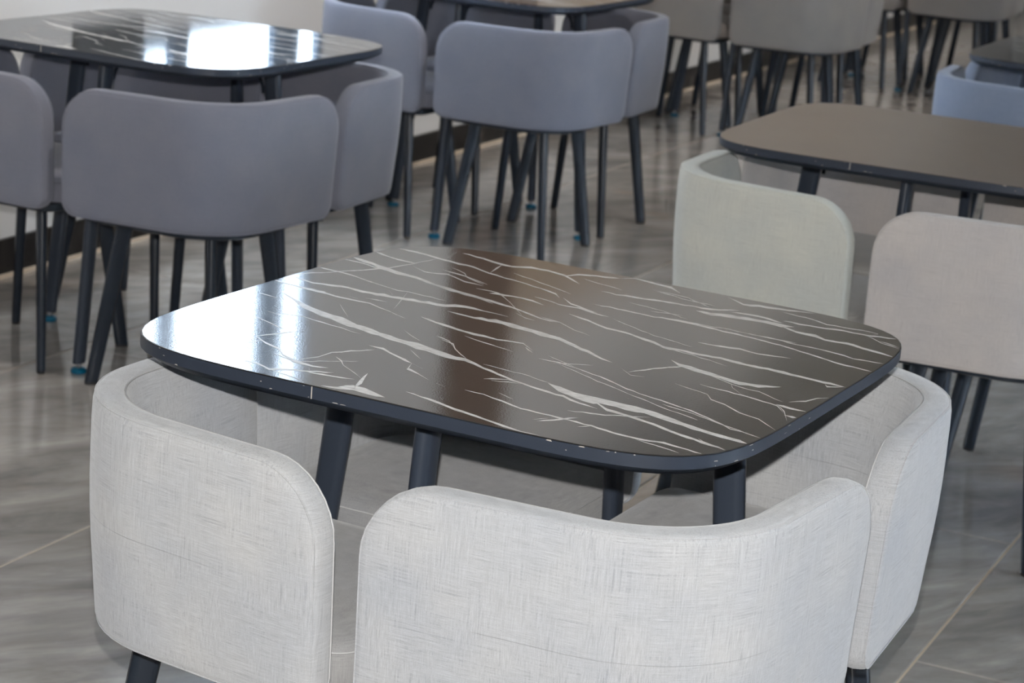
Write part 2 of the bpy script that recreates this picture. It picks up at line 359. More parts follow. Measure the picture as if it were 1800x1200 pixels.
# ------------------------------------------------------------------ table
HT = .75
def se_outline(h, n=5.8, k=144):
    pts = []
    for i in range(k):
        t = 2*PI*i/k; c, s = math.cos(t), math.sin(t)
        # spread the samples evenly around the rounded corners
        r = (abs(c)**n + abs(s)**n)**(-1/n); pts.append((h*r*c, h*r*s))
    return pts
def ring(h, z, hs=.4): return [Vector((x*h/hs, y*h/hs, z)) for x, y in se_outline(hs)]
top_me = rings_me('tabletop', [ring(.3988, HT-.0016), ring(.3995, HT-.0004), ring(.3982, HT)])
edge_me = rings_me('edge_band', [ring(.36, HT-.026), ring(.388, HT-.025), ring(.3975, HT-.0175), ring(.4, HT-.0155), ring(.4, HT-.0014), ring(.3989, HT-.0010), ring(.36, HT-.0010)])
shade_auto(edge_me, 50)
VEINS = [(-35788,-4363,-35764,-4414,-34002,-5467,-33784,-5940,-32249,-6560,-31930,-7270,-29805,-7961,-28899,-9906,-27768,-8960,-26834,-10850,-25892,-9649,-24692,-12022,-24122,-10256,-23064,-12324,-22545,-10401,-21093,-13368,-20849,-11367,-19609,-13945,-19229,-12318,-18358,-14061,-18075,-12354,-17029,-14469,-16661,-12838,-15583,-15084,-15112,-13681,-14405,-15143,-13603,-13875,-12649,-15865,-11838,-14623,-11098,-16156,-10396,-14776,-9593,-16441,-9091,-14601,-7775,-17385,-7358,-15355,-6465,-17298,-5715,-15895,-4800,-17929,-4142,-16367,-3241,-18352,-2525,-17006,-1877,-18368,-1307,-16833,-762,-18033,492,-17733,862,-18666,2435,-18993,2697,-19653,3649,-19336,3977,-20154,5091,-20152,5361,-20840,6400,-20728,6643,-21349,7749,-21401,7977,-21973,8894,-21682,9125,-22255,10425,-22237,10661,-22831,11831,-22560,12134,-23311,12925,-22773,13219,-23515,14129,-23240,14380,-23860,15072,-23142,15341,-23854,16465,-23975,16732,-24742,17678,-24525,17903,-25122,19042,-24880,19208,-25318,20500,-25471,20516,-25514),
(-40275,20881,-40244,20817,-38852,20574,-38277,19415,-37407,20130,-36666,18674,-35977,19694,-35364,18439,-34314,18903,-33418,17056,-32468,18367,-31565,16526,-30380,17379,-29584,15773,-28691,17043,-28100,15870,-26963,16688,-26429,15566,-24921,15764,-24354,14520,-23002,14691,-22657,13932,-21285,14009,-20907,13174,-19904,13457,-19483,12558,-18762,13327,-18418,12586,-17411,12824,-17019,11972,-16152,12635,-15832,11945,-14791,12282,-14477,11555,-11871,10512,-11848,10455),
(-24342,14621,-24312,14560,-23208,14758,-22946,14218,-21859,14489,-21484,13702,-20523,14214,-20185,13487,-19033,13652,-18685,12888,-17681,13322,-17274,12443,-16043,12989,-15658,12144,-14300,12444,-13923,11601,-12675,12117,-12215,11073,-10899,11449,-10519,10580,-9230,10967,-8948,10305,-7375,10112,-7155,9568,-5522,9252,-5251,8567,-3627,8225,-3460,7817,-2096,7926,-1906,7490,-723,7917,-697,7860),
(-41279,18909,-41246,18845,-39872,18685,-39645,18259,-38535,18546,-38272,18059,-37206,18407,-37007,18031,-35795,18143,-35539,17634,-34093,17356,-33858,16887,-32602,16880,-32570,16818),
(-40168,11571,-40135,11510,-38781,11520,-38515,11034,-37355,11368,-37103,10909,-35996,11324,-35730,10830,-34279,11023,-34000,10481,-32236,10141,-32063,9793,-30323,9471,-30088,8998,-28422,8770,-28296,8516,-26602,8204,-26471,7938,-24859,7749,-24676,7395,-23590,8096,-23449,7824,-22003,7895,-21837,7558,-20834,7764,-20636,7370,-19764,7797,-19644,7551,-18449,7392,-18331,7147,-17356,7362,-17327,7304),
(-39464,4150,-39434,4093,-38106,3797,-37888,3389,-36755,3424,-36481,2912,-35419,3047,-35110,2500,-34213,3514,-33834,2862,-32932,3872,-32417,2981,-31738,4362,-31243,3494,-30608,4355,-30235,3656,-29351,4143,-28857,3190,-28152,3984,-27581,2918,-27143,4139,-26612,3148,-26005,4078,-25394,2951,-25225,4636,-24493,3269,-23896,4228,-23390,3262,-23009,4587,-22376,3390,-21855,4599,-21247,3450,-20926,5017,-20272,3754,-19612,4727,-19088,3716,-18700,5340,-18048,4068,-17313,5091,-16745,3958,-16296,5459,-15635,4227,-15428,6486,-14727,5170,-14154,6800,-13617,5720,-12689,6739,-12252,5809,-10993,6185,-10825,5821,-9758,6160,-9604,5826,-8455,5995,-8347,5756,-7074,5660,-7049,5604),
(-40054,356,-40022,299,-38957,418,-38579,-258,-37575,-33,-37367,-403,-36449,-70,-36207,-500,-35207,-114,-34757,-925,-33917,-271,-33459,-1094,-32406,-302,-31869,-1279,-30695,-687,-30321,-1390,-29244,-1140,-28913,-1761,-28044,-1198,-27728,-1778,-26879,-1193,-26543,-1814,-25388,-1261,-25088,-1818,-23966,-1209,-23724,-1692,-21869,-2321,-21696,-2690,-19987,-3106,-19875,-3350,-18087,-4180,-17986,-4407,-16307,-5092,-16283,-5144),
(-30460,-1122,-30484,-1070,-31387,-605,-31610,-179,-32564,-604,-32756,-254,-34073,-76,-34103,-20),
(-15383,-2777,-15359,-2831,-14064,-3059,-13737,-3788,-12591,-3713,-12306,-4339,-11455,-3859,-10999,-4847,-10216,-4229,-9811,-5124,-8902,-4755,-8558,-5521,-7698,-5095,-7395,-5760,-6239,-5261,-5791,-6222,-4913,-5207,-4500,-6102,-2744,-5765,-2523,-6244,-1671,-5428,-1442,-5909,-521,-5231,-303,-5702,703,-5165,831,-5511,3290,-7689,3304,-7735),
(-13550,-10362,-13533,-10408,-11444,-12083,-11334,-12376,-9181,-13724,-9163,-13771),
(-37151,-7273,-37120,-7327,-35761,-7346,-35590,-7650,-34140,-7820,-34110,-7873),
(-31128,-14663,-31099,-14714,-28850,-15089,-28822,-15140),
(-30537,-18163,-30511,-18212,-29013,-18738,-28906,-18943,-27432,-19418,-27290,-19701,-25923,-20228,-25762,-20546,-24611,-20780,-24586,-20828),
(-29385,-14263,-29355,-14314,-28315,-14147,-28188,-14362,-27367,-13850,-27240,-14065,-26395,-13581,-26236,-13871,-24648,-14102,-24464,-14449,-23120,-14290,-22878,-14748,-21392,-14837,-21251,-15107,-19922,-14958,-19747,-15302,-18108,-15673,-17968,-15951,-16569,-15967,-16544,-16016),
(-13486,-14244,-13514,-14217,-12889,-16193,-12916,-16166),
(-24529,-30123,-24498,-30164,-24243,-28519,-24000,-28856,-23620,-27381,-23590,-27425),
(-25261,-26143,-25230,-26187,-24854,-24677,-24628,-25002,-24265,-23470,-23982,-23879,-23697,-21998,-23465,-22336,-22946,-20788,-22915,-20834),
(-25255,-26143,-25236,-26186,-22817,-27688,-22553,-28259,-21499,-28268,-21204,-28853,-20125,-28889,-19927,-29402,-18309,-30901,-18167,-31261,-15995,-31957,-15403,-33157,-14509,-32292,-14040,-33166,-12972,-32686,-12672,-33229,-12089,-32447,-11830,-32892,-11131,-32326,-11106,-32369),
(-19099,-31395,-19077,-31438,-17442,-31856,-17215,-32300,-15621,-32674,-15599,-32717),
(-15591,-31487,-15562,-31528,-15177,-30060,-15023,-30285,-14659,-28788,-14445,-29086,-14580,-25918,-14354,-26243,-13817,-24979,-13586,-25339,-13336,-23578,-13050,-24032,-12559,-22945,-12338,-23304,-12001,-21950,-11784,-22301,-11229,-21298,-11202,-21344),
(-20218,-36556,-20192,-36599,-18650,-36088,-18318,-36676,-17320,-36695,-17099,-37142,-16044,-37255,-15624,-37986,-15365,-36602,-15008,-37159,-14531,-36141,-14205,-36659,-13793,-35527,-13515,-35985,-12812,-35352,-12563,-35770,-12029,-34876,-11758,-35315,-11311,-34283,-11066,-34691,-10394,-34010,-10189,-34357,-9558,-33617,-9533,-33659),
(-15913,-37495,-15892,-37536,-14515,-37894,-14405,-38104,-13233,-38137,-13086,-38416,-11870,-38529,-11780,-38706,-10200,-39155,-10180,-39196),
(-12578,-35403,-12555,-35446,-11375,-35238,-11135,-35666,-10282,-34919,-9961,-35488,-9045,-34847,-8822,-35248,-7902,-34622,-7637,-35094,-6292,-34348,-6268,-34390),
(-12960,-33555,-12968,-33567,-11175,-36305,-11184,-36316),
(-15461,-32517,-15434,-32559,-14812,-31828,-14698,-32011,-14063,-31297,-13947,-31478,-13568,-30356,-13452,-30538,-12808,-29831,-12695,-30016,-12111,-29206,-11997,-29390,-11510,-28420,-11396,-28606,-10715,-27946,-10603,-28133,-10046,-27266,-10019,-27310),
(-13143,-27359,-13127,-27400,-11703,-28321,-11591,-28714,-10495,-29938,-10441,-30100,-7737,-31912,-7649,-32148,-5929,-33463,-5915,-33501),
(-7843,-39268,-7820,-39309,-6928,-38892,-6679,-39332,-6089,-38421,-5643,-39165,-5754,-37337,-4870,-38768,-5153,-36566,-4175,-38355,-3554,-36615,-2559,-38645,-1555,-37515,-939,-38801,111,-38358,131,-38398),
(-4394,-37916,-4369,-37941,-5555,-34624,-4699,-35413,-6166,-32638,-5684,-33040,-6499,-31029,-6475,-31051),
(-13051,-20031,-13026,-20079,-12019,-19939,-11807,-20347,-11056,-19692,-10672,-20526,-9230,-20996,-8981,-21594,-7718,-21780,-7442,-22425,-6440,-22369,-6066,-23253,-4946,-23492,-4927,-23537),
(-4892,-23492,-4915,-23473,-4082,-25597,-4004,-26361,-2297,-26723,-2128,-27147,199,-28495,215,-28537),
(-4946,-23492,-4928,-23537,-2675,-24755,-2657,-24799),
(-9173,-9891,-9151,-9941,-8032,-10196,-7858,-10600,-6678,-10926,-6598,-11186,-4278,-13884,-4271,-13920),
(-8396,-17920,-8384,-17961,-6669,-19499,-6585,-19772,-4961,-21171,-4949,-21212),
(703,-34679,723,-34721,1732,-34707,1905,-35086,2968,-35139,3142,-35525,4002,-35204,4287,-35835,5169,-35512,5493,-36265,6739,-36152,6999,-36776,8266,-36724,8577,-37450,9243,-36866,9551,-37574,10334,-37219,10616,-37883,11366,-37468,11650,-38145,12477,-37896,12687,-38403,13848,-38243,14067,-38782,15240,-38633,15535,-39363,16618,-39060,16825,-39572,17972,-39447,18150,-39874,19119,-39410,19336,-39947,20521,-39921,20680,-40317,21729,-40081,21745,-40119),
(-38569,30853,-38534,30785,-36739,30757,-36382,30057,-34986,30756,-34535,29866,-33171,30338,-32832,29643,-31298,29816,-30886,28951,-29794,29350,-29395,28523,-28463,29194,-28064,28358,-26979,28744,-26552,27858,-25771,28778,-25441,28096,-24364,28477,-24032,27734,-22598,27461,-22336,26850,-20952,26635,-20705,26079,-19593,26353,-19338,25776,-17988,25568,-17824,25196,-16739,25472,-16540,25025,-15399,25032,-15280,24759,-14107,24699,-13934,24287,-12669,24050,-12488,23620,-11381,23670,-11268,23399,-9968,23234,-9685,22527,-8401,22466,-8156,21747,-6879,20452,-6867,20401),
(-39788,26406,-39756,26341,-38211,25967,-37754,25020,-36322,24842,-36139,24470,-34486,24394,-34142,23715,-32837,24227,-32534,23638,-31114,23900,-31081,23835),
(-40441,4716,-40404,4659,-39801,5546,-39644,5303,-39188,6422,-39022,6172,-38812,7685,-38628,7402,-38103,8430,-37911,8125,-37450,9263,-37293,9016,-36964,10369,-36724,9997,-36429,11495,-36257,11227,-35852,12562,-35643,12227,-35207,13522,-34983,13159,-34563,14490,-34344,14137,-34091,15749,-33789,15266,-33461,17280,-33121,16728,-32709,18619,-32465,18226,-32285,20530,-31999,20077,-31927,22055,-31691,21678,-31540,23541,-31348,23238,-31348,25388,-31186,25130,-30962,26906,-30783,26619,-30707,28690,-30669,28629),
(-29844,30505,-29808,30460,-30906,34725,-30869,34678),
(-30590,21900,-30563,21838,-27872,20377,-27681,19970,-26693,20422,-26531,20112,-25774,20950,-25510,20459,-24891,21568,-24656,21084,-22943,20505,-22789,20148,-20967,19362,-20720,18816,-19422,19240,-19233,18839,-17701,18773,-17672,18711),
(-27847,-108,-27818,-163,-26237,-357,-26208,-412),
(-25683,661,-25652,605,-24293,1032,-24080,633,-22625,889,-22596,833),
(-26652,-4444,-26644,-4481,-24318,-7164,-24282,-7326,-22169,-9683,-22161,-9720),
(-25804,6831,-25792,6786,-24065,4857,-24053,4813),
(-23399,7762,-23428,7789,-22089,4252,-22211,4364,-20960,1049,-21091,1173,-19974,-1923,-20003,-1896),
(1535,-29080,1553,-29123,2982,-29654,3001,-29697),
(4771,-33994,4782,-34030,5503,-34649,5514,-34686),
(-29806,35036,-29772,34966,-28711,35178,-28460,34640,-27269,34644,-26965,33987,-26091,34599,-25719,33780,-24090,33769,-23672,32827,-22298,33290,-21827,32255,-20648,33033,-20269,32245,-19542,33846,-19133,33027,-18508,34847,-17963,33701,-17027,34641,-16658,33825,-15693,34719,-15347,33927,-14096,34262,-13760,33456,-12492,33795,-12148,32893,-10440,32047,-10192,31319,-8292,29955,-8272,29893),
(-22047,32752,-22083,32802,-21338,29749,-21765,30327,-20858,26709,-20893,26755),
(-30797,35124,-30833,35167,-29491,30453,-29526,30495),
(-12432,32958,-12399,32893,-11887,34294,-11681,33890,-11406,35797,-11019,34994,-10212,36463,-9822,35610,-8997,37071,-8663,36319,-7908,37309,-7524,36432,-6940,37791,-6550,36910,-5787,37860,-5757,37792),
(-5788,37860,-5757,37793,-5029,38806,-4899,38519,-4183,39579,-4038,39230,-2627,39458,-2359,38761,-1027,39206,-668,38255,455,38845,801,37925,1874,38691,2243,37559,4541,35748,4558,35686),
(-4376,28493,-4349,28428,-3310,28721,-3155,28338,-1956,28300,-1767,27841,-825,28988,-497,28208,589,29056,902,28282,2026,29036,2279,28419,3198,29627,3559,28743,4572,29742,4820,29117,5570,29911,5884,29110,6607,29968,6824,29398,7720,29841,7941,29270,8598,30266,8803,29727,10045,30192,10345,29386,11265,30618,11643,29642,12452,31110,12742,30386,13443,32110,13716,31421,14697,32457,14722,32393),
(-26836,23409,-26806,23345,-25408,23057,-25214,22645,-24068,22838,-23818,22307,-22649,22461,-22411,21935,-21009,21642,-20861,21303,-19415,20902,-19273,20572,-17752,19986,-17725,19924),
(-26461,25503,-26432,25439,-25056,24919,-24932,24630,-23366,23806,-23243,23447,-21791,21717,-21685,21423,-20011,20772,-19838,20361,-18131,19585,-18106,19524),
(-15171,15662,-15140,15602,-14454,16552,-14013,15640,-13221,16419,-12867,15673,-12162,16606,-11927,16107,-10601,16682,-10322,16057,-8845,16366,-8557,15672,-6436,14929,-6413,14871),
(-17813,16770,-17783,16709,-16725,16949,-16574,16636,-15606,17063,-15418,16657,-14255,16737,-14114,16379,-12455,14959,-12384,14734,-10571,13001,-10510,12781,-8428,10506,-8379,10307,-6258,7884,-6247,7838),
(-9609,18392,-9583,18331,-8256,18206,-8123,17893,-6800,17788,-6667,17459,-5172,16992,-5035,16661,-3781,17050,-3584,16601,-2519,17386,-2257,16761,-1150,16908,-889,16234,260,16295,490,15700,1568,15872,1770,15371,2768,15653,2793,15594),
(-6499,20850,-6483,20796,-4277,18721,-4070,18117,-2722,18125,-2489,17513,-992,17177,-702,16419,728,16439,752,16380),
(-14365,2465,-14339,2409,-13017,2447,-12761,1903,-11624,2304,-11339,1696,-10231,2141,-9899,1453,-9522,2804,-8917,1542,-8329,2517,-7798,1407,-7658,3247,-6863,1582,-6434,2929,-5840,1576,-4963,2817,-4091,799,-3336,2284,-2635,667,-1806,1962,-1209,545,-278,1685,550,-315,1298,1184,1948,-366,2825,844,3364,-544,4383,-119,4875,-1489,5846,-943,6297,-2233,7253,-1977,7663,-3124,8353,-2356,8751,-3483,9789,-3457,10083,-4364,11162,-4491,11413,-5213,13180,-5591,13198,-5641),
(-1859,13084,-1837,13026,-215,12630,55,11934,1443,12070,1695,11393,3379,10902,3637,10182,5111,10115,5446,9240,6546,9919,6814,9245,7953,9828,8268,8994,9234,9233,9470,8564,10480,8728,10808,7794,11660,8331,12036,7276,12841,7944,13189,6887,14771,6524,15063,5652,15702,6603,16130,5498,16627,6712,16917,5960,17597,6766,17917,5872,18679,6517,19008,5594,19653,6491,19966,5642,20584,6583,20873,5789,21556,6566,21850,5763,22413,6849,22712,5987,23837,6529,24195,5455,25149,6436,25513,5343,26236,6067,26485,5323,27117,6263,27484,5169,28104,6144,28438,5163,28976,6338,29277,5422,30066,6139,30398,5091,31025,6277,31431,4978,32194,5793,32480,4863,33286,5740,33551,4883,34433,5539,34669,4756,35551,5409,35782,4625,36586,5265,36862,4350,37526,5374,37777,4528,38631,4996,38797,4415,39702,4665,39717,4613),
(13166,7081,13185,7026,14694,6643,14841,6217,16237,6116,16410,5613,17772,5558,17902,5187,19149,5359,19236,5105,20557,4781,20670,4444,21805,4552,21898,4271,23202,3949,23273,3726,24605,3294,24621,3242),
(-3948,8833,-3925,8776,-2380,8493,-2269,8225,-835,8170,-734,7909,855,6973,942,6721,2562,5697,2646,5467,3847,5278,3940,5032,5289,4496,5309,4442),
(-7293,8257,-7273,8202,-5159,6840,-5065,6604,-3570,6423,-3546,6367),
(3595,15071,3615,15014,4946,14359,5030,14117,6331,13532,6421,13275,7590,12963,7673,12723,8997,12052,9078,11813,10198,11579,10280,11340,11538,10776,11622,10538,12688,10589,12775,10350,13917,10216,14001,9978,15137,9850,15218,9614,16424,9309,16504,9074,17636,8911,17655,8856),
(1431,25272,1455,25210,2820,25042,2923,24776,4124,24974,4231,24693,5592,24522,5690,24259,6960,24283,7056,24015,8502,23521,8590,23263,9973,22895,10062,22637,11419,22288,11440,22227),
(-18348,29148,-18321,29083,-16506,28322,-16371,28002,-14838,27788,-14725,27515,-12911,26733,-12774,26391,-11423,26116,-11301,25815,-9872,25365,-9752,25060,-8320,24586,-8217,24321,-6730,23690,-6706,23628),
(-9461,33624,-9434,33558,-8026,33129,-7916,32848,-6584,32581,-6472,32300,-5313,32383,-5199,32101,-3976,32038,-3869,31760,-2466,31280,-2442,31215),
(1334,34464,1359,34398,2850,34109,2971,33783,4306,33862,4432,33508,6015,32993,6115,32713,7273,32885,7392,32560,8552,32723,8718,32272,9713,32821,9838,32474,11140,32252,11162,32187),
(-1847,20692,-1822,20631,-593,20601,-473,20318,436,20981,593,20600,1758,20725,1954,20237,2897,20850,3117,20299,4044,20640,4256,20101,5121,20563,5277,20165,6206,20483,6397,19983,7342,20249,7492,19873,8203,20811,8422,20267,9290,20867,9557,20177,10275,21152,10627,20232,11416,21062,11746,20170,12673,21009,13010,20080,13993,20794,14319,19872,15108,20555,15415,19688,16196,20366,16412,19738,17379,19945,17589,19331,18371,19975,18603,19317,19386,19958,19605,19310,20527,19597,20690,19107,21549,19534,21711,19046,22636,19304,22807,18774,23703,19115,23878,18560,24842,18713,25013,18176,25837,18682,25993,18183,26972,18279,27128,17761,28045,17964,28182,17493,29209,17387,29340,16931,30226,17205,30389,16641,31622,16675,31795,16056,33028,16067,33151,15617,34426,15479,34576,14932,35810,15135,35993,14497,37088,15063,37233,14556,38467,14691,38582,14275,39821,14339,39836,14283),
(11055,21209,11077,21149,12232,21142,12331,20873,13367,21149,13460,20893,14526,21091,14618,20836,15672,21052,15766,20797,16658,21398,16751,21144,17802,21358,17889,21103,18961,21149,19049,20896,20005,21223,20091,20970,21172,20974,21258,20722,22161,21171,22267,20866,23173,21306,23276,20999,24207,21206,24307,20898,25229,21126,25339,20785,26210,21141,26314,20820,27248,20981,27267,20922),
(-7732,-11021,-7710,-11071,-5705,-11692,-5546,-12152,-4323,-13710,-4261,-14030,-2577,-15488,-2477,-15814,-1100,-16824,-1085,-16868),
(-6542,-7274,-6521,-7324,-4863,-7856,-4732,-8161,-3265,-8333,-3114,-8678,-2098,-8583,-1958,-8906,-819,-9059,-712,-9309,345,-9327,435,-9539,1656,-9900,1676,-9949),
(1744,-6722,1756,-6766,2526,-7389,2674,-7881,3706,-8512,3721,-8559),
(5459,-10442,5480,-10492,6826,-10307,6980,-10661,8176,-10154,8352,-10582,9763,-10784,9858,-11030,11251,-11221,11344,-11465,12397,-11608,12525,-11957,13620,-12194,13733,-12498,14688,-12455,14802,-12768,15903,-13009,16075,-13517,17598,-14003,17701,-14320,19328,-15069,19469,-15496,20404,-15427,20526,-15785,21608,-16075,21706,-16361,22637,-16337,22747,-16653,23685,-16652,23803,-16989,24655,-16792,24795,-17200,25753,-17238,25891,-17657,26808,-17605,26945,-18020,27876,-18033,27963,-18295,29019,-18273,29158,-18722,30362,-19033,30491,-19471,31634,-19654,31743,-20032,32887,-20422,32999,-20825,34075,-21062,34165,-21411,35432,-22153,35526,-22481,36610,-22266,36694,-22519,37795,-22402,37809,-22445),
(5725,-8371,5743,-8420,6920,-8922,7009,-9163,8122,-9525,8208,-9759,9324,-10135,9421,-10405,10555,-10853,10572,-10901),
(7854,-11102,7877,-11150,8606,-10432,8704,-10639,9445,-9940,9542,-10148,10259,-9395,10355,-9602,11078,-8858,11173,-9067,11992,-8522,12014,-8572),
(8577,-10998,8594,-11046,9987,-11766,10060,-11969,11284,-12336,11369,-12574,12699,-13177,12769,-13377,13995,-13773,14087,-14043,15427,-14682,15530,-14982,16526,-15047,16618,-15306,17716,-15604,17807,-15872,18908,-16190,18982,-16412,20122,-16836,20192,-17048,21386,-17474,21457,-17686,22515,-17821,22612,-18107,23739,-18405,23810,-18629,25011,-19107,25092,-19363,26201,-19641,26295,-19935,27258,-20123,27323,-20320,28187,-20300,28268,-20543,29177,-20623,29269,-20914,30196,-21033,30288,-21330,31248,-21569,31261,-21612),
(25382,-18351,25397,-18396,26440,-18562,26539,-18850,27493,-18798,27597,-19100,28551,-19061,28629,-19293,29607,-19325,29674,-19535,30773,-19853,30858,-20128,31867,-20239,31941,-20483,33011,-20746,33100,-21048,34133,-21232,34218,-21513,35171,-21520,35266,-21830,36229,-21877,36295,-22103,37360,-22412,37442,-22704,38397,-22740,38491,-23061,39485,-23245,39497,-23287),
(1683,-17660,1705,-17708,2721,-17660,2811,-17863,3865,-17881,3952,-18081,4940,-17976,5056,-18240,6070,-18196,6158,-18395,7043,-18108,7137,-18326,8118,-18344,8220,-18599,9347,-18909,9429,-19118,10440,-19205,10561,-19507,11546,-19571,11564,-19616),
(4772,-23470,4795,-23514,5395,-22578,5602,-22979,6259,-22142,6396,-22414,7077,-21612,7186,-21846,8311,-21801,8441,-22104,9539,-22025,9559,-22071),
(5754,-23420,5776,-23465,6719,-23101,6813,-23291,7523,-22471,7667,-22772,9203,-22344,9223,-22389),
(11378,-19732,11393,-19776,13206,-20128,13909,-22145,14450,-20711,15140,-22597,15651,-21167,16417,-23210,16926,-21283,17904,-23774,18081,-21209,19243,-23997,19056,-21270,19897,-23293,20055,-21302,20872,-23361,21055,-21370,21763,-23226,22324,-21489,23159,-23700,23466,-21397,24362,-23712,24786,-21700,25393,-23361,26112,-21947,26760,-23857,27542,-22532,28111,-24253,28926,-23029,29466,-24682,30370,-23736,30745,-24906,31695,-24114,32138,-25489,33028,-24593,33361,-25627,34327,-24971,34654,-25991,35530,-25125,35897,-26255,36759,-25382,37066,-26335,37959,-25526,38258,-26535,39738,-26746,39749,-26787),
(18815,-22920,18828,-22962,20066,-23690,20206,-24192,21373,-24664,21665,-25554,22447,-24801,22787,-25708,23633,-25172,23854,-25779,24755,-25363,25046,-26186,25846,-25695,26121,-26493,26969,-26134,27188,-26775,28001,-26331,28269,-27149,29260,-26894,29524,-27743,30533,-27549,30759,-28268,31703,-27969,31933,-28687,32730,-28227,33021,-29117,33770,-28562,33964,-29185,34867,-28992,35123,-29826,35971,-29341,36180,-29993,37047,-29610,37193,-30090,38284,-30335,38296,-30375),
(34036,-28190,34044,-28228,35050,-28923,35170,-29369,36112,-29354,36200,-29649,37188,-29784,37282,-30116,38365,-30534,38376,-30573),
(5362,-29224,5382,-29268,6618,-29239,6744,-29513,7852,-29237,7952,-29469,9388,-29798,9546,-30183,10777,-30103,10979,-30608,12353,-30792,12568,-31347,13862,-31418,14018,-31793,14685,-31262,14902,-31771,15694,-31485,15884,-31940,16614,-31548,16786,-31949,17470,-31469,17652,-31908,18726,-31605,18962,-32179,19924,-31662,20076,-32034,20878,-31664,21102,-32242,21972,-32015,22130,-32415,22824,-31831,23029,-32363,23871,-32236,24064,-32761,24752,-32299,24971,-32896,25758,-32649,25957,-33194,26713,-32735,26927,-33301,27653,-32796,27850,-33315,28580,-32830,28767,-33324,29409,-32777,29632,-33355,30199,-32653,30411,-33185,30944,-32421,31137,-32908,31697,-32175,31931,-32823,32838,-32464,33029,-33025,33951,-32729,34074,-33089,34815,-32828,34935,-33196,35761,-33135,35885,-33515,36641,-33335,36655,-33375),
(28815,-33385,28829,-33425,30074,-33640,30166,-33906,31288,-33834,31385,-34112,32356,-34043,32461,-34352,33437,-34302,33525,-34570,34606,-34803,34619,-34843),
(17441,-34757,17461,-34796,17887,-33776,18089,-34165,18460,-33036,18723,-33544,18972,-32175,19248,-32692,19588,-31014,19811,-31446,20442,-30331,20462,-30371),
(16850,-34522,16872,-34560,17301,-33547,17414,-33758,17908,-32864,17928,-32903),
(21886,-33570,21906,-33609,22426,-32640,22574,-32938,23102,-31977,23121,-32017),
(18126,-28484,18144,-28527,18996,-28306,19096,-28531,19691,-27773,19809,-28038,20539,-27546,20730,-27991,21361,-27283,21533,-27684,22218,-27102,22368,-27441,22884,-26511,23023,-26814,23585,-25978,23738,-26330,24417,-25738,24535,-26011,25134,-25247,25249,-25512,25887,-24834,25967,-25019,26608,-24349,26626,-24392),
(8894,-27492,8910,-27534,10156,-28117,10239,-28340,11414,-28802,11429,-28844),
(21336,-18983,21349,-19027,21539,-19110,21552,-19154),
(1535,-29080,1553,-29123,2982,-29654,3001,-29697),
(17228,11743,17249,11687,18189,11995,18357,11532,19229,12022,19409,11532,20142,12364,20411,11634,21379,12537,21651,11800,22514,12977,22775,12226,24030,12431,24190,11934,25420,12165,25556,11764,26385,12504,26581,11941,27436,12605,27581,12186,28400,12933,28528,12561,29488,12919,29506,12863),
(18196,958,18209,909,19673,50,20030,-1084,21246,-46,21800,-1685,22782,-702,23279,-2196,24141,-943,24669,-2532,25923,-1655,26306,-2854,27356,-2098,27805,-3523,28717,-2460,29212,-3913,29875,-2334,30222,-3318,30996,-2066,31473,-3392,31815,-1695,32120,-2511,32673,-1389,32887,-1965,33492,-986,33510,-1036),
(20720,-763,20697,-713,20205,-1918,20005,-1473,19548,-2738,19318,-2235,18981,-3758,18780,-3326,18348,-4614,18146,-4193,17837,-6109,17573,-5568,17126,-7159,16950,-6801,16487,-8360,16464,-8313),
(15313,-7445,15325,-7490,17275,-9231,17371,-9505,18986,-8890,19006,-8938),
(21703,-1879,21721,-1930,22992,-1933,23089,-2209,24296,-2052,24379,-2304,25640,-2735,25706,-2953,26947,-3337,27040,-3652,28314,-4139,28381,-4363,29509,-4511,29611,-4839,30891,-4933,30973,-5184,32055,-4794,32154,-5116,33422,-5602,33497,-5891,34840,-6593,34901,-6826,36122,-7273,36135,-7321),
(28128,-3842,28124,-3866,28994,-5504,29025,-5729,31032,-7738,31040,-7781),
(22982,-8933,22997,-8981,24227,-9376,24299,-9594,25425,-9741,25512,-10000,26593,-10055,26660,-10261,27836,-10539,27884,-10746,29047,-12264,29146,-12655,31044,-13079,31136,-13402,32414,-14088,32514,-14489,33764,-15116,33872,-15509,35142,-15670,35219,-15925,36461,-16045,36535,-16334,38088,-17538,38146,-17819,39678,-19051,39687,-19092),
(25366,-7006,25381,-7055,26389,-7284,26458,-7491,27324,-7370,27418,-7646,28245,-7425,28377,-7811,29155,-7411,29286,-7812,30228,-7818,30344,-8176,31107,-7746,31255,-8198,32116,-8013,32234,-8390,33108,-8232,33248,-8695,34145,-8599,34272,-9019,35100,-8764,35214,-9145,36175,-9196,36250,-9582,37742,-11539,37745,-11576),
(10177,27836,10200,27773,11134,28301,11558,27111,12301,28152,12837,26723,13395,28849,13955,27385,14620,29292,15285,27459,16066,29095,16535,27805,16867,29703,17482,27984,17991,29468,18467,28090,19004,29486,19420,28289,19952,29723,20432,28274,21945,29498,22519,27779,23905,29222,23927,29159),
(22343,28353,22361,28291,23595,27994,23825,27175,24960,27197,25206,26371,26295,27199,26654,26064,27576,27402,27981,25996,29407,25937,29610,25206,30351,26034,30635,25118,31332,26026,31546,25341,32190,26414,32502,25378,33227,26300,33528,25189,34821,25429,35060,24523,36229,25080,36481,24150,37354,24803,37587,23911,38571,24191,38730,23585,39686,23847,39702,23788),
(14006,30715,14030,30651,15132,31394,15349,30802,16416,31673,16698,30872,17766,31773,18059,30901,19264,31487,19546,30586,20610,30835,20860,30015,21956,30085,21976,30023),
